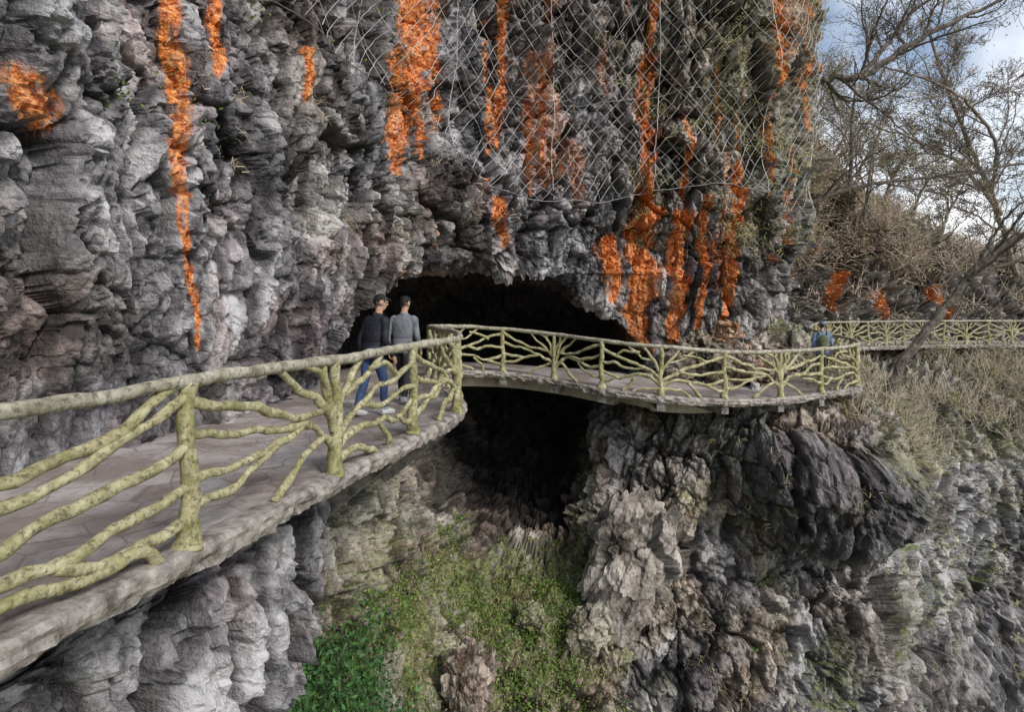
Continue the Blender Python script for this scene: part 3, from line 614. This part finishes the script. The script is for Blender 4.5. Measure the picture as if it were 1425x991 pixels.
tree('bare_tree',[([(21.5,26,3),(20.,25.5,6.4),(18.4,25,9.),(17,25,13)],.13,.05,4),([(16,29,7),(15.6,28,10),(15.2,27,12.5)],.09,.03,3),([(20,25.5,6.4),(19,24,8),(17.5,23.5,9.5),(15.5,23,10.3),(13.5,23,10.8)],.08,.03,3),([(20.5,25.6,5.5),(18.5,25,7.4),(16.2,24.6,8.4),(14,24.4,9.0)],.08,.03,3),([(17.3,30,6),(17.4,29.5,9),(18.2,29,12)],.09,.03,3)],12,2,(.28,.21,.12),(.48,.40,.24),mat=M_bark2,rmin=.008)
tl=[]
for k,(X_,Y_,Z_) in enumerate([(13.5,34,11.5),(15,34.5,11),(16.5,35,10.3),(18.5,36,8.8),(20,36,8),(21.8,36,7.2),(23.5,36,6.4),(25.5,36.5,5.4)]):
    tl.append(([(X_,Y_,Z_-1),(X_+.3,Y_,Z_+1.2),(X_+.9,Y_-.3,Z_+2.8),(X_+1.6,Y_-.5,Z_+4.2)],.12,.03,3))
tree('clifftop_trees',tl,21,4,(.25,.2,.10),(.42,.39,.18),.12,mat=M_bark2,rmin=.010)
gx=np.linspace(-60,260,90);gy=np.linspace(36,260,60);GX,GY=np.meshgrid(gx,gy)
GZ=-30+42*np.exp(-((GX-115)/60)**2-((GY-150)/70)**2)+12*np.exp(-((GX-48)/14)**2-((GY-62)/14)**2)*2.45
pp=np.stack([GX.ravel(),GY.ravel(),GZ.ravel()],1);pp[:,2]+=fbm(pp*.06,3,4)*3
i=(np.arange(59)[:,None]*90+np.arange(89)[None]).ravel();hf=np.stack([i,i+1,i+91,i+90],1)
mkmesh('hillside',pp,hf,None,mat_simple('wooded_hillside',(.05,.075,.025),(.16,.18,.08),.4,bump=0))
s=2500;mkmesh('valley_ground',[(-s,-s,-31),(s,-s,-31),(s,s,-31),(-s,s,-31)],[[0,1,2,3]],None,mat_simple('valley_ground',(.06,.08,.03),(.18,.18,.10),.05,bump=0))
hc=pp[(pp[:,2]>-12)&(pp[:,1]<120)];nh=min(700,len(hc)*3);hc=hc[rng.choice(len(hc),nh)]+rng.normal(size=(nh,3))*np.array([1.5,1.5,.5])
mk('distant_trees',[leaves(hc+np.array([0,0,1.5]),80,1.0,.6,(.05,.08,.025),(.2,.22,.08),.2,.7)],M_leaf)
# ------------------------------------------------------------------ people
def ell(c,r,n=14,m=10,rot=None):
    th_=np.linspace(0,2*np.pi,n,endpoint=False);ph=np.linspace(.02,np.pi-.02,m)
    V=np.array([[math.sin(b)*math.cos(a),math.sin(b)*math.sin(a),math.cos(b)] for b in ph for a in th_])*np.array(r)
    V+=np.array(c);i=np.arange(m-1)[:,None]*n;j=np.arange(n)[None];k=(j+1)%n
    Fq=np.stack([i+j,i+n+j,i+n+k,i+k],-1).reshape(-1,4)
    q0=[[0,a_,a_+1,a_+2] for a_ in range(1,n-2,2)];b=(m-1)*n;q1=[[b,b+a_+2,b+a_+1,b+a_] for a_ in range(1,n-2,2)]
    return V,np.vstack([Fq,np.array(q0)[:,[0,1,2,3]],np.array(q1)])
def person(name,loc,face,height,mats,strideF=.22,strideB=-.2,lean=.05,headturn=0,nod=.0,cap=True,backpack=False,armsw=(.12,-.08)):
    ac=Acc();lab=[]
    def add(VF,l): ac.add(*VF);lab.extend([l]*len(VF[0]))
    for sx,st in ((1,strideF),(-1,strideB)):
        hip=(sx*.09,0,.93);kn=(sx*.095,st*.55+.05,.50);an=(sx*.095,st,.10 if st>0 else .13)
        add(tube([(sx*.08,0,1.0),hip,((hip[0]+kn[0])/2,(hip[1]+kn[1])/2,.72),kn,(kn[0],(kn[1]+an[1])/2-.012,.3),an],[.09,.095,.083,.062,.058,.05],14,sub=4),1)
        add(tube([(an[0],st-.07,.045 if st>0 else .085),(an[0],st-.02,.05 if st>0 else .075),(an[0],st+.08,.045),(an[0],st+.17,.033)],[.036,.05,.048,.032],12,sub=4),2)
        add(ell((an[0],st,.085),(.045,.055,.06)),2)
    zs=[.84,.90,.98,1.08,1.2,1.32,1.40,1.45,1.485];rx=[.16,.185,.18,.17,.185,.2,.19,.14,.075];ry=[.11,.13,.13,.12,.13,.13,.115,.09,.07]
    n=24;th_=np.linspace(0,2*np.pi,n,endpoint=False);tz=np.linspace(0,8,33);Zs=np.interp(tz,range(9),zs);RX=np.interp(tz,range(9),rx);RY=np.interp(tz,range(9),ry)
    L=lambda z_:lean*max(0,z_-.9)*2
    V=np.array([[a*math.cos(t),b*math.sin(t)+L(zz)-(.01 if b>.12 else 0),zz] for zz,a,b in zip(Zs,RX,RY) for t in th_])
    V=np.vstack([V,[0,0,zs[0]],[0,L(1.48),zs[-1]]]);i=np.arange(32)[:,None]*n;j=np.arange(n)[None];k=(j+1)%n
    Fq=np.stack([i+j,i+k,i+n+k,i+n+j],-1).reshape(-1,4);c0=33*n
    Fq=np.vstack([Fq,[[c0,(a_+2)%n,a_+1,a_] for a_ in range(0,n,2)],[[c0+1,32*n+a_,32*n+a_+1,32*n+(a_+2)%n] for a_ in range(0,n,2)]])
    add((V,Fq),0)
    hy=L(1.6)
    add(tube([(0,L(1.4),1.42),(0,hy-.005,1.5),(0,hy+.01,1.6)],[.06,.056,.056],12,sub=3),3)
    add(tube([(0,L(1.44)-.01,1.46),(0,L(1.5)-.008,1.50)],[.078,.07],12,sub=3),0)
    ct,st_=math.cos(headturn),math.sin(headturn);cn,sn=math.cos(nod),math.sin(nod)
    Rh=np.array([[ct,st_,0],[-st_,ct,0],[0,0,1]])@np.array([[1,0,0],[0,cn,sn],[0,-sn,cn]])
    hc_=np.array([0,hy+.01,1.60])
    def hd(VF,l):
        V_,F_=VF;add((V_@Rh.T+hc_,F_),l)
    hd(ell((0,.015,.07),(.074,.094,.105)),3);hd(ell((0,.045,.0),(.05,.055,.055)),3)
    hd(ell((0,.115,.045),(.013,.018,.022)),3);hd(ell((0,.10,.085),(.045,.018,.012)),3);hd(ell((0,.098,.005),(.025,.012,.012)),6)
    for sx in(-1,1):
        hd(ell((sx*.076,.0,.055),(.012,.022,.034)),3);hd(ell((sx*.03,.1,.065),(.013,.008,.008)),6)
    hd(ell((0,-.02,.085),(.079,.085,.10)),5)
    if cap:
        hd(ell((0,.005,.115),(.086,.103,.078)),4);hd(tube([(0,.06,.115),(0,.12,.115),(0,.165,.105)],[.05,.03,.012],12,sub=3),4)
        hd(ell((0,.125,.112),(.062,.055,.010)),4)
    for sx,sw in ((1,armsw[0]),(-1,armsw[1])):
        sh=np.array([sx*.185,L(1.38),1.385]);el=np.array([sx*.25,L(1.1)+sw*.3-.03,1.11]);wr=np.array([sx*.235,L(1.)+sw+.05,.875])
        add(tube([sh-[sx*.05,0,0],sh,(sh+el)/2,el,(el+wr)/2,wr],[.07,.072,.056,.05,.045,.037],12,sub=4),0)
        d=unit(wr-el);hp=wr+d*.05
        add(tube([wr,wr+d*.03,hp+d*.04],[.026,.03,.026],10,sub=3),3)
        side=np.array([0,1.,0]);side=unit(side-d*side.dot(d));inw=np.array([-sx,0,0.])
        for f_,(o,l) in enumerate(((.027,.066),(.009,.075),(-.009,.07),(-.026,.055))):
            b=hp+d*.035+side*o;add(tube([b,b+d*l*.5+inw*.005,b+d*l*.8+inw*.018,b+d*l+inw*.034],[.0095,.009,.0085,.007],8,sub=2),3)
        b=wr+d*.03+side*.022;add(tube([b,b+side*.025+d*.03+inw*.01,b+side*.03+d*.06+inw*.02],[.011,.010,.008],8,sub=2),3)
    if backpack:
        add(ell((0,L(1.2)-.20,1.17),(.15,.10,.24)),7);add(ell((0,L(1.2)-.27,1.08),(.11,.07,.12)),7)
        for sx in(-1,1):add(tube([(sx*.1,L(1.3)-.13,1.4),(sx*.11,L(1.4)-.02,1.48),(sx*.11,L(1.3)+.12,1.36),(sx*.13,L(1.2)+.12,1.15),(sx*.15,L(1.)-.05,1.02)],[.02]*5,8,sub=4),7)
    src=ac.build(name+'_src',None);Vs=np.concatenate(ac.V)
    md=src.modifiers.new('r','REMESH');md.mode='VOXEL';md.voxel_size=.0085
    sm=src.modifiers.new('s','SMOOTH');sm.iterations=2;sm.factor=.5
    dg=bpy.context.evaluated_depsgraph_get();me=bpy.data.meshes.new_from_object(src.evaluated_get(dg));bpy.data.objects.remove(src)
    kd=kdtree.KDTree(len(Vs))
    for i_,v in enumerate(Vs):kd.insert(v,i_)
    kd.balance()
    me.materials.clear()
    for m_ in mats:me.materials.append(m_)
    idx=[lab[kd.find(p_.center)[1]] for p_ in me.polygons]
    me.polygons.foreach_set('material_index',idx);me.polygons.foreach_set('use_smooth',[True]*len(idx));me.name=name
    ob=bpy.data.objects.new(name,me);scene.collection.objects.link(ob);ob.location=loc;ob.rotation_euler=(0,0,-math.atan2(face[0],face[1]));s_=height/1.78;ob.scale=(s_,s_,s_)
    return ob
def cloth(n,c,r=.85): return mat_simple(n,tuple(v*.75 for v in c),tuple(v*1.3 for v in c),7,r,.6,.03)
skin=mat_simple('skin',(.42,.24,.17),(.52,.31,.22),12,.55,.05,.002);hair=cloth('hair',(.015,.013,.012),.6);lip=cloth('lips',(.2,.08,.06),.5);blk=cloth('black_cap',(.015,.015,.018))
person('walking_man',(-2.14,9.35,.015),(.62,.78),1.86,[cloth('black_jacket',(.018,.02,.028),.6),cloth('blue_jeans',(.04,.07,.15)),cloth('white_shoes',(.6,.6,.58)),skin,blk,hair,lip,blk],.16,-.2,.09,.35,.12)
person('walking_man',(-1.88,10.5,.025),(.25,.97),1.84,[cloth('grey_jacket',(.17,.18,.20)),cloth('dark_trousers',(.03,.03,.035)),cloth('grey_shoes',(.3,.3,.3)),skin,blk,hair,lip,blk],-.14,.18,.05,.1,.2)
person('hiker_with_backpack',(8.95,17.6,-.53),(.3,.95),1.78,[cloth('blue_jacket',(.16,.22,.33)),cloth('olive_trousers',(.07,.075,.05)),cloth('brown_shoes',(.1,.08,.06)),skin,cloth('blue_cap',(.2,.28,.42)),hair,lip,cloth('olive_backpack',(.11,.13,.07))],.15,-.15,.05,.0,.1,True,True)
# ------------------------------------------------------------------ world, sun, camera
w=bpy.data.worlds.new('World');scene.world=w;w.use_nodes=True;nt=w.node_tree;bg=nt.nodes['Background']
sd=Vector((.62,-.72,.76)).normalized();elev=math.asin(sd.z);az=math.atan2(sd.x,sd.y)
sky=nt.nodes.new('ShaderNodeTexSky');sky.sky_type='NISHITA';sky.sun_disc=False;sky.sun_elevation=elev;sky.sun_rotation=az;sky.air_density=1.;sky.dust_density=1.
tc=nt.nodes.new('ShaderNodeTexCoord');no=nt.nodes.new('ShaderNodeTexNoise');no.inputs['Scale'].default_value=3.5;no.inputs['Detail'].default_value=6;nt.links.new(tc.outputs['Generated'],no.inputs['Vector'])
rm=nt.nodes.new('ShaderNodeValToRGB');rm.color_ramp.elements[0].position=.42;rm.color_ramp.elements[1].position=.64;nt.links.new(no.outputs['Fac'],rm.inputs[0])
mx=nt.nodes.new('ShaderNodeMix');mx.data_type='RGBA';nt.links.new(rm.outputs[0],mx.inputs[0]);nt.links.new(sky.outputs[0],mx.inputs[6]);mx.inputs[7].default_value=(8.4,8.6,9.0,1)
nt.links.new(mx.outputs[2],bg.inputs[0]);bg.inputs[1].default_value=.15
sl=bpy.data.lights.new('sun','SUN');sl.energy=2.6;sl.angle=math.radians(16);sl.color=(1,.95,.88);so=bpy.data.objects.new('sun',sl);scene.collection.objects.link(so);so.rotation_euler=sd.to_track_quat('Z','Y').to_euler()
cam=bpy.data.cameras.new('camera');co=bpy.data.objects.new('camera',cam);scene.collection.objects.link(co);co.location=(0,0,1.7);co.rotation_euler=(math.radians(90),0,0)
cam.sensor_width=36;cam.lens=36*850/1425;cam.shift_y=-70/1425;cam.clip_end=6000;cam.clip_start=.05;scene.camera=co
scene.view_settings.view_transform='Standard';scene.view_settings.look='None';scene.view_settings.exposure=0
print('done',time.time()-T0)
